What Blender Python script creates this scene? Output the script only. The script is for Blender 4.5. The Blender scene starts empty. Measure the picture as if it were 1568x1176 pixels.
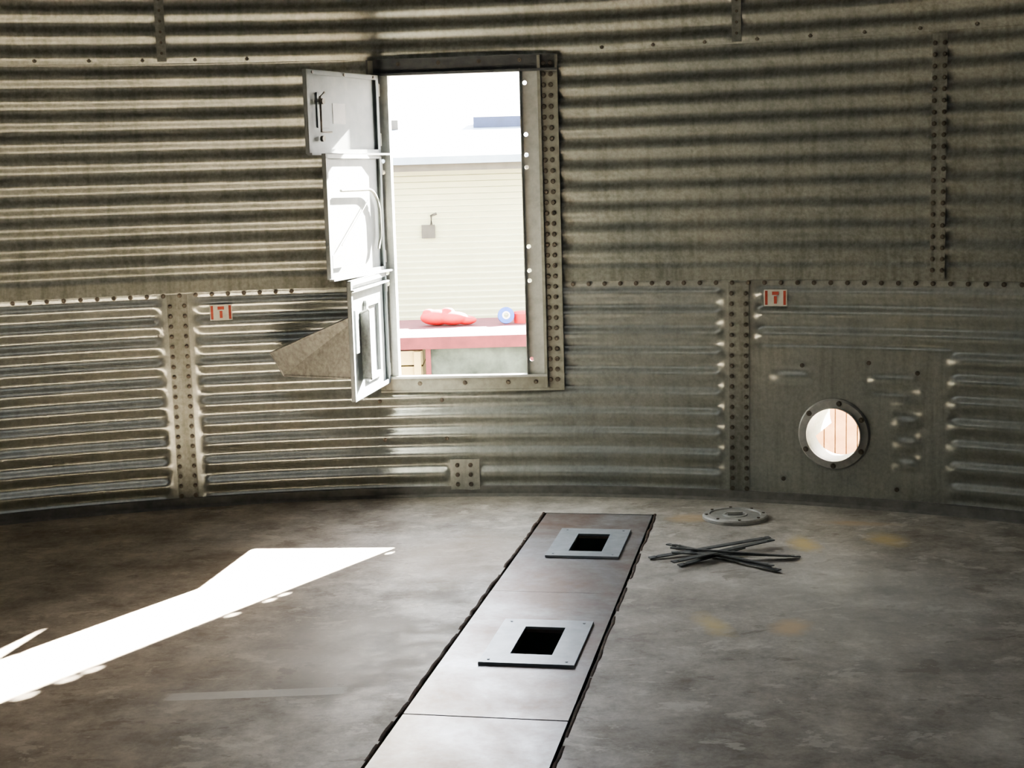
import bpy, bmesh, math, random
import numpy as np
from mathutils import Vector, Matrix
random.seed(4); rng=np.random.default_rng(4)
R=5.194; Z1=1.089; Z2=2.207; PITCH=0.1016
scene=bpy.context.scene

# ------------------------------------------------------------ materials
def new_mat(name):
    m=bpy.data.materials.new(name); m.use_nodes=True
    nt=m.node_tree; b=nt.nodes['Principled BSDF']
    return m,nt,b
def ramp(nt,fac,stops):
    r=nt.nodes.new('ShaderNodeValToRGB'); e=r.color_ramp.elements
    while len(e)<len(stops): e.new(0.5)
    for el,(p,c) in zip(e,stops):
        el.position=p; el.color=(*c,1) if len(c)==3 else c
    nt.links.new(fac,r.inputs[0]); return r.outputs[0]
def coords(nt,scale=(1,1,1)):
    tc=nt.nodes.new('ShaderNodeTexCoord'); mp=nt.nodes.new('ShaderNodeMapping')
    mp.inputs['Scale'].default_value=scale
    nt.links.new(tc.outputs['Object'],mp.inputs[0]); return mp.outputs[0]
def noise(nt,vec,scale,detail=5,rough=.6,dist=0):
    n=nt.nodes.new('ShaderNodeTexNoise'); n.inputs['Scale'].default_value=scale
    n.inputs['Detail'].default_value=detail; n.inputs['Roughness'].default_value=rough
    n.inputs['Distortion'].default_value=dist
    nt.links.new(vec,n.inputs['Vector']); return n.outputs['Fac']
def mix(nt,a,b,fac,mode='MIX'):
    m=nt.nodes.new('ShaderNodeMix'); m.data_type='RGBA'; m.blend_type=mode
    for v,i in ((fac,0),(a,6),(b,7)):
        if isinstance(v,(int,float)): m.inputs[i].default_value=v
        elif isinstance(v,tuple): m.inputs[i].default_value=(*v,1)
        else: nt.links.new(v,m.inputs[i])
    return m.outputs[2]
def math_n(nt,op,a,b=0.0):
    m=nt.nodes.new('ShaderNodeMath'); m.operation=op
    for v,i in ((a,0),(b,1)):
        if isinstance(v,(int,float)): m.inputs[i].default_value=v
        else: nt.links.new(v,m.inputs[i])
    return m.outputs[0]
def bump(nt,b,h,strength,dist=.01):
    n=nt.nodes.new('ShaderNodeBump'); n.inputs['Strength'].default_value=strength
    n.inputs['Distance'].default_value=dist
    nt.links.new(h,n.inputs['Height']); nt.links.new(n.outputs[0],b.inputs['Normal'])
def simple(name,c1,c2,scale=8,metal=0,rough=.5,bs=0.1,detail=5):
    m,nt,b=new_mat(name); v=coords(nt); n=noise(nt,v,scale,detail)
    nt.links.new(ramp(nt,n,[(.3,c1),(.7,c2)]),b.inputs['Base Color'])
    b.inputs['Metallic'].default_value=metal; b.inputs['Roughness'].default_value=rough
    if bs: bump(nt,b,n,bs,.005)
    return m

# corrugated galvanised steel (dull upper rings, shinier lower ring)
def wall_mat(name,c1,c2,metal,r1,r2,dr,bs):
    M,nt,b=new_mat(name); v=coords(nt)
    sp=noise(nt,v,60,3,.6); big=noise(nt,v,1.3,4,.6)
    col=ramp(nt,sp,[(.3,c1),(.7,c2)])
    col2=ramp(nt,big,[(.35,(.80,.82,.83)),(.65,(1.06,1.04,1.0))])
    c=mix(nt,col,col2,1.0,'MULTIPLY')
    drip=noise(nt,coords(nt,(9,9,.7)),3,5,.65)
    c=mix(nt,c,ramp(nt,drip,[(.35,(.68,.68,.65)),(.55,(1,1,1))]),dr,'MULTIPLY')
    nt.links.new(c,b.inputs['Base Color'])
    b.inputs['Metallic'].default_value=metal
    nt.links.new(ramp(nt,sp,[(.3,(r1,)*3),(.7,(r2,)*3)]),b.inputs['Roughness'])
    if bs: bump(nt,b,sp,bs,.003)
    return M
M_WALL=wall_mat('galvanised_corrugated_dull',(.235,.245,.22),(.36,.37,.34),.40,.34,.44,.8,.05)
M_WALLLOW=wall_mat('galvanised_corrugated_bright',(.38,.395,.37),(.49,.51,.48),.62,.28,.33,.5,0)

M_FLAT=simple('galvanised_flat',(.36,.36,.35),(.48,.48,.46),40,.3,.42,.05)
M_BASE=simple('base_flashing_steel',(.17,.17,.16),(.26,.255,.24),20,.1,.6,.1)
M_FRAME=simple('door_frame_steel',(.24,.24,.205),(.35,.35,.30),30,.2,.5,.08)
M_HEAD=simple('header_shaded_steel',(.10,.105,.11),(.16,.165,.165),20,.3,.45,.05)  # shadow above the door put into the header's darker colour
M_LEAF=simple('leaf_painted_steel',(.15,.17,.18),(.22,.24,.245),14,.1,.5,.05)
M_DARKLEAF=simple('spangle_steel',(.20,.20,.185),(.40,.40,.37),45,.2,.5,.1)
M_BOLT=simple('bolt_steel',(.10,.085,.07),(.20,.175,.14),60,.4,.5,0)
M_BARS=simple('dark_bar_steel',(.12,.13,.135),(.22,.23,.23),30,.3,.5,.05)
M_LID=simple('zinc_lid',(.28,.28,.27),(.42,.42,.40),25,.1,.55,.1)
M_LIDHI=simple('zinc_lid_rim',(.36,.36,.35),(.54,.54,.52),25,.1,.5,.1)
M_TRENCH=simple('trench_dark',(.015,.03,.022),(.03,.05,.04),6,0,.8,.1)
M_GAP=simple('rusty_edge',(.03,.02,.015),(.09,.055,.035),40,0,.9,.2)
M_ROOF=simple('roof_steel',(.16,.16,.155),(.23,.23,.22),5,.3,.55,.05)
M_CONC=simple('foundation_concrete',(.3,.29,.27),(.42,.41,.38),5,0,.9,.2)
M_RED=simple('red_paint',(.34,.005,.007),(.48,.01,.014),12,0,.6,.05)
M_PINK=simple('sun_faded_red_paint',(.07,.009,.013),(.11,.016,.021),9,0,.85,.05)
M_BLUE=simple('blue_plastic',(.005,.05,.30),(.01,.08,.38),12,0,.5,.0)
M_WHITE=simple('white_plastic',(.45,.45,.45),(.55,.55,.55),12,0,.5,.0)
M_CREAM=simple('cream_siding',(.40,.40,.27),(.46,.46,.32),1.5,0,.6,.0)
M_FASC=simple('fascia_brown',(.05,.043,.033),(.075,.067,.053),6,0,.6,0)
M_ROOFOUT=simple('white_roof_sheet',(.17,.21,.26),(.23,.28,.33),6,0,.5,0)
M_SOLAR=simple('solar_glass',(.008,.016,.05),(.015,.028,.08),6,.0,.5,0)
M_WOOD=simple('tan_wood',(.22,.10,.04),(.32,.16,.075),12,0,.7,.1)
M_TANPLANK=simple('cream_planks',(.30,.23,.10),(.38,.30,.15),12,0,.7,.1)
M_GLASSY=simple('weathered_panel',(.007,.012,.008),(.05,.062,.053),7,.0,.8,.05)
M_LABELW=simple('label_white',(.55,.54,.48),(.66,.65,.58),30,0,.5,0)
M_LABELR=simple('label_red',(.40,.06,.04),(.5,.1,.06),30,0,.5,0)
M_GROUND=simple('gravel_ground',(.10,.082,.058),(.16,.132,.098),9,0,.95,.3)

# steel cover plates
M_PLATE,nt,b=new_mat('cover_plate_steel')
v=coords(nt); n1=noise(nt,v,2.2,6,.65,.3); n2=noise(nt,v,40,4,.7)
c=ramp(nt,n1,[(.36,(.22,.16,.135)),(.50,(.29,.265,.26)),(.64,(.40,.415,.45))])
c=mix(nt,c,ramp(nt,n2,[(.3,(.75,.75,.75)),(.7,(1.1,1.1,1.1))]),.6,'MULTIPLY')
nt.links.new(c,b.inputs['Base Color']); b.inputs['Metallic'].default_value=.35
nt.links.new(ramp(nt,n1,[(.35,(.46,)*3),(.65,(.30,)*3)]),b.inputs['Roughness'])
bump(nt,b,n2,.1,.003)
M_SUMP=simple('sump_frame_steel',(.32,.355,.395),(.44,.48,.52),18,.3,.40,.05)

# concrete floor
M_FLOOR,nt,b=new_mat('concrete_floor')
v=coords(nt); tc=nt.nodes.new('ShaderNodeTexCoord')
big=noise(nt,v,.9,5,.6,.2); mid=noise(nt,v,3.6,10,.76,.1); fine=noise(nt,v,55,3,.7)
c=ramp(nt,mid,[(.32,(.26,.245,.22)),(.46,(.40,.385,.36)),(.56,(.50,.485,.46)),(.70,(.68,.66,.63))])
c=mix(nt,c,ramp(nt,big,[(.35,(.76,.72,.67)),(.65,(1.08,1.07,1.05))]),.9,'MULTIPLY')
c=mix(nt,c,ramp(nt,fine,[(.3,(.80,.80,.80)),(.7,(1.1,1.1,1.1))]),.7,'MULTIPLY')
scab=noise(nt,coords(nt,(1,1.6,1)),4.3,6,.7,.3)
c=mix(nt,c,(.68,.66,.61),ramp(nt,scab,[(.58,(0,0,0)),(.62,(.5,.5,.5))]))
c=mix(nt,c,(.22,.19,.16),ramp(nt,scab,[(.37,(.6,.6,.6)),(.41,(0,0,0))]))
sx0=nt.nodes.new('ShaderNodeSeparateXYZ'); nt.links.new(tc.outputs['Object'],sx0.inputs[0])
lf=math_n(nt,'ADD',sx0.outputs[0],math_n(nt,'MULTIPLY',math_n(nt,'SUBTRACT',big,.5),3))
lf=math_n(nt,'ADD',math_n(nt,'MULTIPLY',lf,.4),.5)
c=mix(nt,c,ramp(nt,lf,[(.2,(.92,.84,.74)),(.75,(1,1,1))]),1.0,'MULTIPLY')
def stain(c,cx,cy,rx,ry,col,amt,rot=0,sharp=.35,nz=.5):
    mp=nt.nodes.new('ShaderNodeMapping'); mp.vector_type='TEXTURE'
    mp.inputs['Location'].default_value=(cx,cy,0); mp.inputs['Rotation'].default_value=(0,0,rot)
    mp.inputs['Scale'].default_value=(rx,ry,1)
    nt.links.new(tc.outputs['Object'],mp.inputs[0])
    l=nt.nodes.new('ShaderNodeVectorMath'); l.operation='LENGTH'; nt.links.new(mp.outputs[0],l.inputs[0])
    k=math_n(nt,'ADD',l.outputs['Value'],math_n(nt,'MULTIPLY',math_n(nt,'SUBTRACT',mid,.5),nz*4))
    f=ramp(nt,k,[(max(0,1-sharp),(amt,)*3),(1,(0,0,0))])
    return mix(nt,c,col,f)
def rect(c,cx,cy,hx,hy,col,amt,rot):
    mp=nt.nodes.new('ShaderNodeMapping'); mp.vector_type='TEXTURE'
    mp.inputs['Location'].default_value=(cx,cy,0); mp.inputs['Rotation'].default_value=(0,0,rot)
    mp.inputs['Scale'].default_value=(hx,hy,1)
    nt.links.new(tc.outputs['Object'],mp.inputs[0])
    sx=nt.nodes.new('ShaderNodeSeparateXYZ'); nt.links.new(mp.outputs[0],sx.inputs[0])
    k=math_n(nt,'MAXIMUM',math_n(nt,'ABSOLUTE',sx.outputs[0]),math_n(nt,'ABSOLUTE',sx.outputs[1]))
    k=math_n(nt,'ADD',k,math_n(nt,'MULTIPLY',math_n(nt,'SUBTRACT',fine,.5),.25))
    f=ramp(nt,k,[(.9,(amt,)*3),(1,(0,0,0))])
    return mix(nt,c,col,f)
c=stain(c,.42,3.95,.45,.5,(.52,.43,.34),.5,sharp=.6)
c=stain(c,.1,2.75,.35,.5,(.66,.62,.55),.5,sharp=.6)
c=stain(c,-.4,3.95,.5,.35,(.24,.20,.16),.5,sharp=.6)
c=stain(c,.35,3.35,.22,.10,(.25,.22,.19),.6,.4,.5)
c=stain(c,1.9,3.2,.5,.9,(.52,.52,.50),.4,sharp=.7)
c=stain(c,1.33,2.92,.07,.17,(.66,.55,.30),.8,.2,.8)
c=stain(c,1.60,2.87,.09,.13,(.68,.53,.36),.8,-.4,.8)
c=stain(c,1.88,4.02,.08,.18,(.66,.53,.26),.85,.1,.8)
c=stain(c,2.25,4.05,.10,.15,(.62,.50,.26),.8,.1,.8)
c=stain(c,1.45,4.55,.12,.10,(.52,.40,.25),.7,.1,.6)
c=stain(c,2.2,4.35,.20,.06,(.52,.40,.25),.6,-.3,.6)
c=rect(c,-.22,2.345,.30,.035,(.72,.70,.64),.7,.03)
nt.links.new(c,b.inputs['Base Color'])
nt.links.new(ramp(nt,mid,[(.35,(.75,)*3),(.6,(.48,)*3)]),b.inputs['Roughness'])
bump(nt,b,mid,.16,.012)

# ------------------------------------------------------------ mesh builder
class MB:
    def __init__(s): s.v=[];s.f=[];s.m=[];s.mats=[];s.sm=[]
    def mi(s,mat):
        if mat not in s.mats: s.mats.append(mat)
        return s.mats.index(mat)
    def add(s,vs,fs,mat,smooth=False):
        o=len(s.v); s.v+= [tuple(p) for p in vs]; k=s.mi(mat)
        for f in fs: s.f.append([i+o for i in f]); s.m.append(k); s.sm.append(smooth)
    def box(s,lo,hi,mat,T=None):
        x0,y0,z0=lo;x1,y1,z1=hi
        vs=[Vector(p) for p in ((x0,y0,z0),(x1,y0,z0),(x1,y1,z0),(x0,y1,z0),(x0,y0,z1),(x1,y0,z1),(x1,y1,z1),(x0,y1,z1))]
        if T: vs=[T@p for p in vs]
        s.add(vs,[(0,3,2,1),(4,5,6,7),(0,1,5,4),(1,2,6,5),(2,3,7,6),(3,0,4,7)],mat)
    def cyl(s,c,axis,r,h,mat,n=12,r2=None,smooth=False):
        axis=Vector(axis).normalized(); a=axis.orthogonal().normalized(); b2=axis.cross(a); c=Vector(c)
        r2=r if r2 is None else r2; vs=[]
        for k in range(n):
            t=2*math.pi*k/n; d=a*math.cos(t)+b2*math.sin(t); vs.append(c+d*r)
        for k in range(n):
            t=2*math.pi*k/n; d=a*math.cos(t)+b2*math.sin(t); vs.append(c+axis*h+d*r2)
        s.add(vs,[(k,(k+1)%n,n+(k+1)%n,n+k) for k in range(n)],mat,smooth)
        s.add(vs,[tuple(range(n))[::-1],tuple(range(n,2*n))],mat)
    def lathe(s,c,axis,prof,mat,n=48,closed=False):
        axis=Vector(axis).normalized(); a=axis.orthogonal().normalized(); b2=axis.cross(a); c=Vector(c); vs=[]
        for (r,h) in prof:
            for k in range(n):
                t=2*math.pi*k/n; vs.append(c+axis*h+(a*math.cos(t)+b2*math.sin(t))*r)
        m=len(prof); fs=[]
        for i in range(m if closed else m-1):
            j=(i+1)%m
            for k in range(n): fs.append((i*n+k,i*n+(k+1)%n,j*n+(k+1)%n,j*n+k))
        s.add(vs,fs,mat)
    def tube(s,pts,r,mat,n=8):
        pts=[Vector(p) for p in pts]; vs=[];fs=[]
        for i,p in enumerate(pts):
            d=(pts[min(i+1,len(pts)-1)]-pts[max(i-1,0)]).normalized()
            up=Vector((0,0,1)) if abs(d.z)<.9 else Vector((1,0,0))
            a=d.cross(up).normalized(); b2=d.cross(a)
            for k in range(n):
                t=2*math.pi*k/n; vs.append(p+a*math.cos(t)*r+b2*math.sin(t)*r)
        for i in range(len(pts)-1):
            for k in range(n): fs.append((i*n+k,i*n+(k+1)%n,(i+1)*n+(k+1)%n,(i+1)*n+k))
        s.add(vs,fs,mat,True)
        s.add(vs[:n],[tuple(range(n))],mat); s.add(vs[-n:],[tuple(range(n))],mat)
    def obj(s,name,parent=None):
        me=bpy.data.meshes.new(name); me.from_pydata(s.v,[],s.f)
        for m in s.mats: me.materials.append(m)
        me.polygons.foreach_set('material_index',s.m); me.polygons.foreach_set('use_smooth',s.sm)
        bm=bmesh.new(); bm.from_mesh(me); bmesh.ops.recalc_face_normals(bm,faces=bm.faces); bm.to_mesh(me); bm.free()
        o=bpy.data.objects.new(name,me); scene.collection.objects.link(o)
        if parent: o.parent=parent
        return o

def wp(th,z,r=R):   # theta degrees from +Y towards +X
    t=math.radians(th); return Vector((r*math.sin(t),r*math.cos(t),z))
def inward(th):
    t=math.radians(th); return Vector((-math.sin(t),-math.cos(t),0))

# ------------------------------------------------------------ corrugated wall
TH_D=4.6; tD=math.radians(TH_D)
tvec=Vector((math.cos(tD),-math.sin(tD),0)); nvec=Vector((math.sin(tD),math.cos(tD),0))
OD=Vector((R*math.sin(tD),R*math.cos(tD),0))
PT_TH,PT_Z=24.68,.350
def ss(x): x=np.clip(x,0,1); return x*x*(3-2*x)
def band(x,a,b,w): return ss((x-a)/w+.5)*ss((b-x)/w+.5)
th_front=np.linspace(-42,46,520)
th_back=np.linspace(46,318,90)[1:-1]
TH=np.concatenate([th_front,th_back])
zz=list(np.arange(0,3.335,PITCH/12))
for q in (Z1,Z2): zz+= [q-.0006,q+.0006]
ZZ=np.array(sorted(zz))
T,Zg=np.meshgrid(TH,ZZ)
Tn=np.where(T>180,T-360,T)
mask=np.ones_like(T)
low=Zg<Z1; midr=(Zg>=Z1)&(Zg<Z2); top=Zg>=Z2
for k in range(-6,7):
    c0=19.6+31*k-.0
    mask=np.where(low,mask*(1-band(Tn,c0-1.02,c0+1.02,.35)),mask)
    mask=np.where(top,mask*(1-.45*band(Tn,c0-.33,c0+.33,.2)),mask)
    c1=29.93+31*k
    mask=np.where(midr,mask*(1-.45*band(Tn,c1-.33,c1+.33,.2)),mask)
mask*=1-band(Zg,-1,.055,.03)
mask*=1-band(Zg,Z1-.025,Z1+.07,.03)
flat=band(Tn,20.6,30.7,.45)*band(Zg,-1,.775,.02)
st=np.zeros_like(T)
st=np.maximum(st,.7*band(Tn,27.9,29.0,.4)*band(Zg,.19,.52,.03))
st=np.maximum(st,.7*band(Tn,26.6,28.9,.4)*band(Zg,.54,.65,.03))
st=np.maximum(st,.7*band(Tn,21.5,23.3,.4)*band(Zg,.58,.66,.03))
mask*=1-np.clip(flat-st,0,1)
mask*=1-band(Tn,3.2,5.05,.2)*band(Zg,-1,.20,.02)
amp=.0115
dth=.0016*np.sin(np.radians(Tn)*37)+.0012*np.sin(np.radians(Tn)*11+Zg*3)
rad=R+amp*np.cos(2*np.pi*(Zg-Z1)/PITCH+np.pi*.25)*mask + np.where(low,.004,0)+np.where(top,-.004,0) + dth*.6
X=rad*np.sin(np.radians(T)); Y=rad*np.cos(np.radians(T))
nz,nt_=T.shape
vid=np.arange(nz*nt_).reshape(nz,nt_)
Tm=np.radians(TH); Tnx=np.roll(Tm,-1).copy(); Tnx[-1]+=2*np.pi
tcn=(Tm+Tnx)/2; zc=(ZZ[:-1]+ZZ[1:])/2
TCg,ZCg=np.meshgrid(tcn,zc)
PX=R*np.sin(TCg); PY=R*np.cos(TCg)
U=(PX-OD.x)*tvec.x+(PY-OD.y)*tvec.y; Nn=(PX-OD.x)*nvec.x+(PY-OD.y)*nvec.y
keep=~((U>-.405)&(U<.44)&(ZCg>.585)&(ZCg<2.175)&(Nn>-1))
arc=(np.degrees(TCg)-PT_TH)*math.pi/180*R
keep&=~((arc**2+(ZCg-PT_Z)**2)<.142**2)
a=vid[:-1,:]; b_=np.roll(vid,-1,1)[:-1,:]; c_=np.roll(vid,-1,1)[1:,:]; d_=vid[1:,:]
F=np.stack([a,b_,c_,d_],-1)[keep]
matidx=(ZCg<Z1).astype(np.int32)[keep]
V=np.stack([X,Y,Zg],-1).reshape(-1,3)
me=bpy.data.meshes.new('wall_back')
me.vertices.add(len(V)); me.vertices.foreach_set('co',V.ravel())
me.loops.add(F.size); me.loops.foreach_set('vertex_index',F.ravel().astype(np.int32))
me.polygons.add(len(F)); me.polygons.foreach_set('loop_start',np.arange(0,F.size,4,dtype=np.int32))
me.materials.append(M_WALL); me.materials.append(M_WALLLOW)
me.polygons.foreach_set('use_smooth',np.ones(len(F),dtype=bool))
me.polygons.foreach_set('material_index',matidx)
me.update(calc_edges=True); me.validate()
wall=bpy.data.objects.new('wall_back',me); scene.collection.objects.link(wall)

mb=MB()
def bolt(p,n,r=.0085,h=.008,mat=M_BOLT):
    p=Vector(p); n=Vector(n)
    mb.cyl(p-n*.004,n,r*1.35,.006,mat,10)
    mb.cyl(p,n,r,h,mat,6,r*.8)
def wbolt(th,z,off=.004,r=.0085): bolt(wp(th,z,R-off),inward(th),r)
deg=math.degrees(1/R)
th=-40
while th<44:
    if not(-4.9<th<10.2): wbolt(th,Z1-.012,.003)
    th+=.079*deg
th=-40
while th<44:
    if not(-5.5<th<10): wbolt(th,Z2+.02,.008,.008)
    th+=.25*deg
for c0 in (-11.4,19.6,-42.4):
    z=.06
    while z<Z1-.04:
        for dx in (-.035,.035): wbolt(c0+dx*deg,z,.002)
        z+=PITCH/2
    z=Z2+.05
    while z<3.3:
        wbolt(c0,z,.008)
        z+=PITCH/2
z=Z1+.05
while z<Z2-.02:
    for dx in (-.022,.022): wbolt(29.93+dx*deg,z,.008)
    z+=PITCH/2
for px_th,z in ((-.5,.50),(-.3,.30),(3.0,.50),(3.2,.30),(23,.68),(26.5,.70),(29,.66),(22,.12),(28,.10)):
    wbolt(px_th,z,.008,.008)
for dth in (3.75,4.5):
    for z in (.06,.11,.16): wbolt(dth,z,.012)
mb.obj('seam_bolts',wall)
def strip(name,t0,t1,z0,z1,r,thk,mat,parent,n=None):
    m=MB(); n=n or max(2,int((t1-t0)*3)); vs=[]
    for i in range(n+1):
        t=t0+(t1-t0)*i/n
        vs+=[wp(t,z0,r),wp(t,z1,r),wp(t,z1,r-thk),wp(t,z0,r-thk)]
    fs=[]
    for i in range(n):
        o=4*i
        for k in range(4): fs.append((o+k,o+(k+1)%4,o+4+(k+1)%4,o+4+k))
    fs+=[(0,1,2,3),(4*n,4*n+3,4*n+2,4*n+1)]
    m.add(vs,fs,mat); return m.obj(name,parent)
strip('splice_plate',3.35,5.0,.02,.19,R+.004,.010,M_WALLLOW,wall)
strip('lap_edge_upper_seam',29.55,30.30,Z1+.01,Z2-.01,R-.006,.0025,M_WALL,wall)
for k,c0 in enumerate((-11.4,19.6)):
    strip('lap_edge_lower_seam_%d'%k,c0-.55,c0+.55,.03,Z1-.01,R+.0035,.003,M_WALL,wall)
    strip('lap_edge_top_seam_%d'%k,c0-.25,c0+.25,Z2+.01,3.3,R-.010,.0025,M_WALL,wall)
m=MB(); n=240; prof=[(R+.01,.050),(R-.004,.046),(R-.008,.012),(R-.030,.004),(R-.034,.0),(R+.01,.0)]
m.lathe((0,0,0),(0,0,1),prof,M_BASE,n); m.obj('baseboard_round')

# ------------------------------------------------------------ roof
m=MB(); m.lathe((0,0,0),(0,0,1),[(R+.15,3.30),(R-.02,3.335),(1.65,4.75),(1.65,4.95)],M_ROOF,72)
for k in range(36):
    t=2*math.pi*k/36; d=Vector((math.cos(t),math.sin(t),0))
    m.tube([d*(R-.05)+Vector((0,0,3.36)),d*1.68+Vector((0,0,4.72))],.02,M_ROOF,6)
m.cyl((0,0,4.95),(0,0,1),1.70,.05,M_ROOF,32)
m.obj('ceiling')

# ------------------------------------------------------------ floor with trench
sd=Vector((.1935,.9811,0)).normalized(); nd=Vector((sd.y,-sd.x,0))
def SP(t,s,z=0): return nd*t+sd*s+Vector((0,0,z))
TL,TR,S0,S1=-.160,.375,-4.6,4.80
bm=bmesh.new(); bmesh.ops.create_circle(bm,cap_ends=True,segments=180,radius=R+.005)
for co,no in ((SP(TL,0),nd),(SP(TR,0),nd),(SP(0,S0),sd),(SP(0,S1),sd)):
    bmesh.ops.bisect_plane(bm,geom=bm.verts[:]+bm.edges[:]+bm.faces[:],plane_co=co,plane_no=no)
dl=[f for f in bm.faces if TL<f.calc_center_median().dot(nd)<TR and S0<f.calc_center_median().dot(sd)<S1]
bmesh.ops.delete(bm,geom=dl,context='FACES')
for f in bm.faces:
    if f.normal.z<0: f.normal_flip()
me=bpy.data.meshes.new('floor'); bm.to_mesh(me); bm.free(); me.materials.append(M_FLOOR)
floor=bpy.data.objects.new('floor',me); scene.collection.objects.link(floor)
TM=Matrix(((nd.x,sd.x,0,0),(nd.y,sd.y,0,0),(0,0,1,0),(0,0,0,1)))
sumps=[((-.015,.312,2.605,3.085),(.077,.222,2.70,3.00)),((-.02,.297,3.98,4.455),(.070,.214,4.06,4.36))]
m=MB(); D=-.34
P=[SP(TL,S0),SP(TR,S0),SP(TR,S1),SP(TL,S1)]; Pb=[p+Vector((0,0,D)) for p in P]
m.add(P+Pb,[(0,1,5,4),(1,2,6,5),(2,3,7,6),(3,0,4,7),(4,5,6,7)],M_TRENCH)
for fr,hh in sumps:
    a,b2,c2,d2=hh
    for lo,hi in (((a-.004,c2,-.16),(a,d2,-.012)),((b2,c2,-.16),(b2+.004,d2,-.012)),((a,c2-.004,-.16),(b2,c2,-.012)),((a,d2,-.16),(b2,d2+.004,-.012))):
        m.box(lo,hi,M_TRENCH,TM)
m.obj('trench',floor)
for nm,t0 in (('edge_l',TL-.003),('edge_r',TR+.003)):
    m=MB(); pts=[]
    for i in range(200):
        s=S0+(S1-S0)*i/199
        pts.append(SP(t0+random.uniform(-.0035,.0035),s,-.004+random.uniform(-.004,.002)))
    m.tube(pts,.008,M_GAP,6); m.obj(nm,floor)
def holed(m,t0,t1,s0,s1,h,z0,z1,mat):
    if h is None: m.box((t0,s0,z0),(t1,s1,z1),mat,TM); return
    a,b2,c2,d2=h
    m.box((t0,s0,z0),(a,s1,z1),mat,TM); m.box((b2,s0,z0),(t1,s1,z1),mat,TM)
    m.box((a,s0,z0),(b2,c2,z1),mat,TM); m.box((a,d2,z0),(b2,s1,z1),mat,TM)
cuts=[4.79,3.47,2.14,.81,-.52,-1.85,-3.2,-4.58]
m=MB()
for i in range(len(cuts)-1):
    s1,s0=cuts[i],cuts[i+1]; h=None
    for fr,hh in sumps:
        if s0<hh[2] and hh[3]<s1: h=hh
    holed(m,TL+.012,TR-.012,s0+.003,s1-.003,h,-.010,.001+.001*(i%2),M_PLATE)
cover=m.obj('trench_cover_plate',None)
for fr,hh in sumps:
    m=MB(); holed(m,fr[0],fr[1],fr[2],fr[3],hh,.0022,.012,M_SUMP)
    for (t,s) in ((fr[0]+.03,fr[2]+.03),(fr[1]-.03,fr[2]+.03),(fr[0]+.03,fr[3]-.03),(fr[1]-.03,fr[3]-.03)):
        m.cyl(SP(t,s,.012),(0,0,1),.005,.002,M_SUMP,8)
    m.obj('sump_opening_frame')

# ------------------------------------------------------------ lid and bars
m=MB(); lc=(1.66,4.52,0)
m.lathe(lc,(0,0,1),[(.0001,.018),(.06,.017),(.118,.016)],M_LID,48)
m.lathe(lc,(0,0,1),[(.116,.016),(.120,.022),(.146,.020),(.152,.014),(.152,.002),(.150,0),(.0001,0)],M_LIDHI,48)
m.lathe(lc,(0,0,1),[(.044,.017),(.047,.021),(.056,.021),(.059,.016)],M_LIDHI,32)
for k in range(8):
    t=k*math.pi/4; p=Vector(lc)+Vector((math.cos(t)*.133,math.sin(t)*.133,.020)); m.cyl(p,(0,0,1),.007,.005,M_BOLT,8)
m.box((lc[0]-.035,lc[1]-.010,.016),(lc[0]+.035,lc[1]+.010,.032),M_LIDHI)
m.obj('round_cover_lid')
m=MB()
def flatbar(p,q,z0,z1,w=.024,t=.005,roll=0):
    p=Vector((*p,z0)); q=Vector((*q,z1)); d=(q-p); L=d.length; d.normalize()
    s=d.cross(Vector((0,0,1))).normalized(); u=s.cross(d)
    M=Matrix((( d.x,s.x,u.x,p.x),(d.y,s.y,u.y,p.y),(d.z,s.z,u.z,p.z),(0,0,0,1)))@Matrix.Rotation(roll,4,'X')
    m.box((0,-w/2,-t/2),(L,w/2,t/2),M_BARS,M)
    for x in (.03,L-.03): m.cyl(M@Vector((x,0,t/2)),u,.006,.003,M_LID,8)
bars=[((1.19,3.83),(1.73,4.00),.004,.035),((1.29,4.03),(1.69,3.56),.010,.012),((1.31,3.97),(1.67,3.60),.022,.02),
      ((1.27,3.67),(1.74,3.98),.028,.030),((1.28,3.79),(1.82,3.79),.036,.005),((1.28,3.84),(1.80,3.76),.044,.012),((1.30,3.70),(1.60,3.90),.004,.020)]
for i,(p,q,z0,z1) in enumerate(bars): flatbar(p,q,z0+.003,z1+.003,roll=.1*(i%3-1))
m.obj('steel_bar_pile')

# ------------------------------------------------------------ door (frame + hinged leaves)
DM=Matrix(((tvec.x,nvec.x,0,OD.x),(tvec.y,nvec.y,0,OD.y),(0,0,1,0),(0,0,0,1)))
m=MB()
def plate_holes(u0,u1,z0,z1,n0,n1,hu,hz,r,mat):
    s=r*1.5; cur=z0
    for h in sorted(hz):
        m.box((u0,n0,cur),(u1,n1,h-s),mat,DM)
        m.box((u0,n0,h-s),(hu-s,n1,h+s),mat,DM); m.box((hu+s,n0,h-s),(u1,n1,h+s),mat,DM)
        K=16
        for nn in (n0,n1):
            vs=[];
            for k in range(K):
                t=2*math.pi*k/K; cx,cz=math.cos(t),math.sin(t); q=s/max(abs(cx),abs(cz))
                vs.append(DM@Vector((hu+cx*r,nn,h+cz*r))); vs.append(DM@Vector((hu+cx*q,nn,h+cz*q)))
            m.add(vs,[(2*k,2*k+1,(2*k+3)%(2*K),(2*k+2)%(2*K)) for k in range(K)],mat)
        vs=[]
        for k in range(K):
            t=2*math.pi*k/K
            for nn in (n0,n1): vs.append(DM@Vector((hu+math.cos(t)*r,nn,h+math.sin(t)*r)))
        m.add(vs,[(2*k,2*k+1,(2*k+3)%(2*K),(2*k+2)%(2*K)) for k in range(K)],mat)
        cur=h+s
    m.box((u0,n0,cur),(u1,n1,z1),mat,DM)
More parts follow.
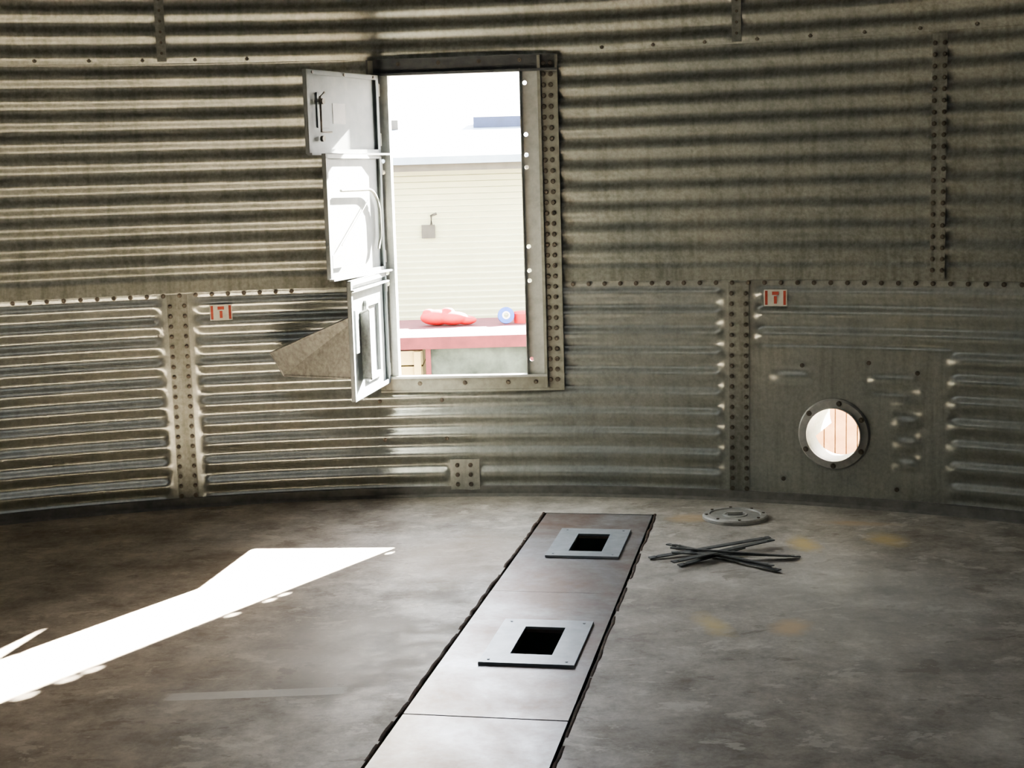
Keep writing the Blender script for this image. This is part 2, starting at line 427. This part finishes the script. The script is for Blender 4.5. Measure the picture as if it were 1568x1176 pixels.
M_JAMB=simple('jamb_steel',(.40,.41,.39),(.54,.55,.52),30,.1,.45,.05)
plate_holes(.300,.400,.60,2.17,-.032,-.028,.322,[.705,1.10,1.15,1.27,1.66,1.72,1.82,2.07],.0105,M_JAMB)
plate_holes(-.445,-.357,.60,2.17,-.032,-.028,-.395,[1.10,1.155,1.655,1.71],.0105,M_JAMB)
m.box((-.450,-.040,.56),(-.425,.03,2.20),M_FRAME,DM)
m.box((.385,-.048,.56),(.40,-.02,2.20),M_FRAME,DM)
m.box((.385,-.036,.55),(.482,-.026,2.20),M_FRAME,DM)
m.box((.472,-.044,.55),(.484,-.005,2.20),M_FRAME,DM)
m.box((-.45,-.034,.55),(.482,-.024,.632),M_FRAME,DM)
m.box((-.44,-.060,.618),(.40,-.024,.630),M_JAMB,DM)
m.box((-.45,-.040,.545),(.482,.0,.556),M_FRAME,DM)
m.box((-.46,-.036,2.13),(.482,-.026,2.205),M_HEAD,DM)
m.box((-.46,-.050,2.125),(.482,-.026,2.137),M_HEAD,DM)
m.box((-.44,-.030,2.132),(.44,.10,2.175),M_HEAD,DM)
m.box((.2965,-.050,.62),(.3005,.0,2.14),M_JAMB,DM)
m.box((-.359,-.040,.62),(-.355,.03,2.14),M_JAMB,DM)
nin=-nvec
mb=m
z=.60
while z<2.18:
    for u in (.415,.450): bolt(DM@Vector((u,-.036,z)),nin,.0095,.008)
    z+=.052
for u in (-.25,-.02,.2,.34): bolt(DM@Vector((u,-.034,.59)),nin,.009)
for u in (-.3,-.1,.1,.3): bolt(DM@Vector((u,-.036,2.18)),nin,.008)
door=m.obj('door_1')

hin=Vector((.012,5.135,0))
def leaf(name,free,z0,z1,kind):
    m=MB(); free=Vector((*free,0)); d=(free-hin); w=d.length; d.normalize(); n=Vector((-d.y,d.x,0))
    M=Matrix(((d.x,n.x,0,hin.x),(d.y,n.y,0,hin.y),(0,0,1,0),(0,0,0,1)))
    m.box((.005,-.012,z0),(w,-.008,z1),M_LEAF,M)
    for lo,hi in (((.005,-.012,z0),(w,.008,z0+.004)),((.005,-.012,z1-.004),(w,.008,z1)),((w-.004,-.012,z0),(w,.008,z1)),((.005,-.012,z0),(.009,.008,z1)),
                  ((.005,.004,z0),(w,.008,z0+.022)),((.005,.004,z1-.022),(w,.008,z1)),((w-.022,.004,z0),(w,.008,z1)),((.005,.004,z0),(.027,.008,z1))):
        m.box(lo,hi,M_LEAF,M)
    if kind!='low': m.box((-.05,.006,z0-.006),(w+.015,.030,z0+.004),M_LEAF,M)
    for zz_ in (z0+.07,z1-.07): m.cyl(M@Vector((0,0,zz_-.03)),(0,0,1),.010,.06,M_FRAME,10)
    if kind=='top':
        m.box((w-.20,-.008,z0+.12),(w-.10,-.003,z1-.10),M_LEAF,M)
        m.tube([M@Vector((w-.19,.012,z0+.10)),M@Vector((w-.10,.014,z0+.10)),M@Vector((w-.10,.014,z1-.12)),M@Vector((w-.14,.012,z1-.10))],.005,M_BOLT)
        m.cyl(M@Vector((w-.13,.0,z1-.14)),n,.014,.014,M_BOLT,10)
        m.cyl(M@Vector((w-.12,.0,z0+.07)),n,.014,.014,M_BOLT,10)
        m.box((.30,-.008,z0+.14),(.41,-.0065,z0+.235),M_WHITE,M)
        for x in (.05,w/2,w-.05): m.cyl(M@Vector((x,.008,z1-.012)),n,.007,.005,M_BOLT,8)
    if kind=='mid':
        pts=[(w-.14,.012,z1-.17)]
        for k in range(9):
            a=math.pi/2*k/8; pts.append((.20-.13*math.sin(a)+.0,.014,z1-.17-.12*(1-math.cos(a))))
        pts+= [(.07,.014,z1-.40),(.10,.014,z1-.46)]
        m.tube([M@Vector(p) for p in pts],.007,M_FRAME)
        m.tube([M@Vector((w-.14,.006,z0+.15)),M@Vector((.18,.006,z1-.22))],.003,M_FRAME)
        m.box((w-.16,-.008,z0+.05),(w-.04,.002,z0+.11),M_LEAF,M)
    if kind=='low':
        for x0 in (.14,.36): 
            m.box((x0,-.008,z0+.08),(x0+.03,.006,z1-.12),M_LEAF,M)
        m.box((.14,-.008,z1-.14),(.39,.006,z1-.11),M_LEAF,M)
        m.box((.14,-.008,z0+.06),(.39,.006,z0+.09),M_LEAF,M)
        m.box((w-.10,-.008,z0+.22),(w-.05,.010,z0+.42),M_LEAF,M)
        m.box((.0,.004,z1-.05),(w,.022,z1-.042),M_LEAF,M)
    return m.obj(name,door)
leaf('leaf_top',(-.265,4.55),1.745,2.125,'top')
leaf('leaf_middle',(-.19,4.52),1.172,1.745,'mid')
leaf('leaf_bottom',(-.10,4.50),.605,1.165,'low')
m=MB()
A=[Vector((-.03,4.66,1.02)),Vector((-.56,5.02,.785)),Vector((-.50,5.02,.67)),Vector((-.03,4.66,.69))]
nn=(A[1]-A[0]).cross(A[3]-A[0]).normalized()*.003
m.add([p+nn for p in A]+[p-nn for p in A],[(0,1,2,3),(4,7,6,5),(0,4,5,1),(1,5,6,2),(2,6,7,3),(3,7,4,0)],M_DARKLEAF)
for (p,q) in ((A[0],A[1]),(A[1],A[2]),(A[2],A[3])): m.tube([p,q],.006,M_DARKLEAF,6)
m.obj('leaf_gusset',door)

# ------------------------------------------------------------ auger port
m=MB(); pc=wp(PT_TH,PT_Z,R); pin=inward(PT_TH)
side=Vector((math.cos(math.radians(PT_TH)),-math.sin(math.radians(PT_TH)),0))
m.lathe(pc,pin,[(.128,.014),(.165,.014),(.172,.006),(.172,-.002),(.128,-.002)],M_FLAT,64,True)
m.lathe(pc,pin,[(.128,.030),(.134,.030),(.134,-.15),(.128,-.15)],M_FLAT,64,True)
vs=[];K=28  # added unseen half shell outside, keeps sun from shining through the port
for k in range(K+1):
    t=math.radians(-25+225*k/K); d=side*math.cos(t)+Vector((0,0,1))*math.sin(t)
    vs+=[pc+d*.136-pin*.10,pc+d*.150-pin*.60,pc+d*.154-pin*.60,pc+d*.140-pin*.10]
fs=[]
for k in range(K):
    for j in range(4): fs.append((4*k+j,4*k+(j+1)%4,4*k+4+(j+1)%4,4*k+4+j))
m.add(vs,fs,M_FRAME)
mb=m
for a in (80,30,140,210,270,330):
    t=math.radians(a); bolt(pc+side*math.cos(t)*.153+Vector((0,0,1))*math.sin(t)*.153+pin*.014,pin,.010,.012)
m.obj('auger_port_collar')

# ------------------------------------------------------------ labels
def label(th,z):
    m=MB(); p=wp(th,z,R-.014); t=math.radians(th); s=Vector((math.cos(t),-math.sin(t),0)); n=inward(th)
    M=Matrix(((s.x,n.x,0,p.x),(s.y,n.y,0,p.y),(0,0,1,p.z),(0,0,0,1)))
    m.box((-.055,-.003,-.04),(.055,.0,.04),M_LABELW,M)
    m.box((-.050,.0,-.034),(-.038,.001,.034),M_LABELR,M)
    m.box((.038,.0,-.034),(.050,.001,.034),M_LABELR,M)
    m.box((-.016,.0,.014),(.016,.001,.030),M_LABELR,M)
    m.box((-.007,.0,-.028),(.007,.001,.008),M_LABELR,M)
    return m.obj('danger_label')
label(-9.05,.985); label(21.6,1.005)

# ------------------------------------------------------------ outside
m=MB(); m.add([(-60,-60,-.5),(60,-60,-.5),(60,80,-.5),(-60,80,-.5)],[(0,1,2,3)],M_GROUND); m.obj('ground')
m=MB(); m.lathe((0,0,0),(0,0,1),[(R+.02,-.01),(R+.16,-.01),(R+.20,-.5)],M_CONC,96); m.obj('foundation_ring')
m=MB(); vs=[];fs=[]; yb=11.0
zs=[]; z=-.5
while z<1.66: zs+=[(z,0),(z+.042,.020),(z+.05,0)]; z+=.055
for z,o in zs: vs+=[(-7,yb-o,z),(9,yb-o,z)]
for i in range(len(zs)-1): fs.append((2*i,2*i+1,2*i+3,2*i+2))
m.add(vs,fs,M_CREAM)
m.box((-7,yb+.01,-.5),(9,yb+5,1.6),M_CREAM)
m.box((-7.2,yb-.35,1.675),(9.2,yb-.30,1.745),M_FASC)
m.box((-7.2,yb-.42,1.735),(9.2,yb-.33,1.80),M_ROOFOUT)
m.add([(-7.2,yb-.36,1.75),(9.2,yb-.36,1.75),(9.2,yb+3.2,2.22),(-7.2,yb+3.2,2.22)],[(0,1,2,3)],M_ROOFOUT)
m.add([(-7.2,yb+6.8,1.75),(9.2,yb+6.8,1.75),(9.2,yb+3.2,2.22),(-7.2,yb+3.2,2.22)],[(0,1,2,3)],M_ROOFOUT)
m.box((.3,yb+2.5,2.13),(2.4,yb+2.9,2.24),M_SOLAR)
m.box((-.65,yb+2.5,2.13),(-.5,yb+2.7,2.23),M_FASC)
m.box((-.14,yb-.05,1.08),(-.02,yb-.01,1.20),M_FASC); m.tube([(-.05,yb-.06,1.20),(-.05,yb-.06,1.28),(0,yb-.06,1.30)],.012,M_FASC)
m.obj('farm_building')
m=MB()
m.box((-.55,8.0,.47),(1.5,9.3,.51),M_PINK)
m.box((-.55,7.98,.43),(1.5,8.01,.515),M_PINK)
m.box((.03,8.03,-.35),(1.5,8.06,.43),M_GLASSY)
for x in (.03,.75,1.46): m.box((x,8.0,-.5),(x+.035,8.04,.47),M_PINK)
for x in (-.53,1.44):
    for y in (8.05,9.2): m.box((x,y,-.5),(x+.05,y+.05,.47),M_RED)
bench=m.obj('red_workbench')
m=MB()
for i in range(8): m.box((-.5,8.12+.0,-.48+i*.112),(.0,8.6,-.48+i*.112+.10),M_TANPLANK)
for x in (-.48,-.06): m.box((x,8.09,-.5),(x+.05,8.12,.40),M_TANPLANK)
m.obj('plank_crate',bench)  # crate of planks standing under the bench, parented to it
def blob(name,parts,mat,sub=2):
    bm=bmesh.new()
    for c,s in parts:
        q=bmesh.ops.create_icosphere(bm,subdivisions=3,radius=1)
        for vv in q['verts']:
            vv.co=Vector((vv.co.x*s[0]+c[0],vv.co.y*s[1]+c[1],vv.co.z*s[2]+c[2]))
    me=bpy.data.meshes.new(name); bm.to_mesh(me); bm.free(); me.materials.append(mat)
    o=bpy.data.objects.new(name,me); scene.collection.objects.link(o)
    rm=o.modifiers.new('r','REMESH'); rm.mode='VOXEL'; rm.voxel_size=.008; rm.use_smooth_shade=True
    return o
blob('red_strap_bundle',[((.08,8.8,.573),(.13,.09,.06)),((.20,8.78,.565),(.12,.08,.052)),((.30,8.78,.548),(.08,.05,.035)),((.02,8.8,.61),(.05,.05,.03)),((.16,8.8,.62),(.05,.04,.025))],M_RED)
m=MB(); m.lathe((.60,8.80,.574),(.1,-1,.15),[(.028,-.02),(.062,-.02),(.062,.02),(.028,.02)],M_BLUE,32,True)
m.lathe((.60,8.80,.574),(.1,-1,.15),[(.018,-.022),(.030,-.022),(.030,.022),(.018,.022)],M_WHITE,32,True)
m.obj('tape_roll')
m=MB(); m.lathe((.72,8.85,.511),(0,0,1),[(.0001,0),(.06,0),(.065,.07),(.055,.085),(.02,.09),(.0001,.09)],M_RED,24); m.obj('red_canister')
m=MB(); 
for i in range(7): m.box((2.58+i*.075,7.5,-.5),(2.58+i*.075+.068,7.55,.10),M_WOOD)
m.box((2.58,7.55,-.5),(3.10,7.95,.06),M_WOOD); m.box((2.56,7.47,-.40),(3.12,7.5,-.34),M_WOOD)
m.obj('wooden_crate')

# ------------------------------------------------------------ light (kept low, lifted by exposure)
KL=.125
w=bpy.data.worlds.new('World'); scene.world=w; w.use_nodes=True; nt=w.node_tree
bg=nt.nodes['Background']
sky=nt.nodes.new('ShaderNodeTexSky'); sky.sky_type='NISHITA'; sky.sun_disc=False
sky.sun_elevation=math.radians(29.4); sky.sun_rotation=math.radians(32); sky.dust_density=3
mx=nt.nodes.new('ShaderNodeMix'); mx.data_type='RGBA'; mx.inputs[0].default_value=.8
mx.inputs[7].default_value=(.94,.98,1.04,1)
hs=nt.nodes.new('ShaderNodeVectorMath'); hs.operation='SCALE'; hs.inputs['Scale'].default_value=.18
nt.links.new(sky.outputs[0],hs.inputs[0]); nt.links.new(hs.outputs[0],mx.inputs[6])
nt.links.new(mx.outputs[2],bg.inputs[0]); bg.inputs[1].default_value=19*KL
L=bpy.data.lights.new('sun','SUN'); L.energy=580*KL; L.angle=.012; L.color=(1,.94,.82)
so=bpy.data.objects.new('sun',L); scene.collection.objects.link(so)
so.rotation_euler=Vector((-.595,-.954,-.634)).to_track_quat('-Z','Y').to_euler(); so.location=(6,14,9)
A_=bpy.data.lights.new('roof_fill_light','AREA'); A_.shape='DISK'; A_.size=3.1; A_.energy=30*KL; A_.color=(.95,.98,1)  # added fill lamp under the roof, unseen, lifts the interior
ao=bpy.data.objects.new('roof_fill_light',A_); scene.collection.objects.link(ao); ao.location=(0,0,4.90)
Pt=bpy.data.lights.new('door_portal','AREA'); Pt.shape='RECTANGLE'; Pt.size=.80; Pt.size_y=1.6; Pt.cycles.is_portal=True
po=bpy.data.objects.new('door_portal',Pt); scene.collection.objects.link(po)
po.location=OD+tvec*0.0+nvec*.05+Vector((0,0,1.38)); po.rotation_euler=(-nvec).to_track_quat('-Z','Z').to_euler()
scene.view_settings.view_transform='AgX'
scene.view_settings.exposure=2.65
try: scene.view_settings.look='AgX - Medium High Contrast'
except Exception as e: print(e)

# ------------------------------------------------------------ camera
p,r,f=.14355,-.02872,2220.27
cam=bpy.data.cameras.new('camera'); cam.sensor_width=36; cam.lens=f/1568*36; cam.clip_end=300
co=bpy.data.objects.new('camera',cam); scene.collection.objects.link(co); scene.camera=co
Xr=Vector((1,0,0)); Up=Vector((0,math.sin(p),math.cos(p))); Fw=Vector((0,math.cos(p),-math.sin(p)))
cx=Xr*math.cos(r)+Up*math.sin(r); cu=-Xr*math.sin(r)+Up*math.cos(r); cb=-Fw
co.matrix_world=Matrix(((cx.x,cu.x,cb.x,.63111),(cx.y,cu.y,cb.y,-2.12611),(cx.z,cu.z,cb.z,1.62743),(0,0,0,1)))
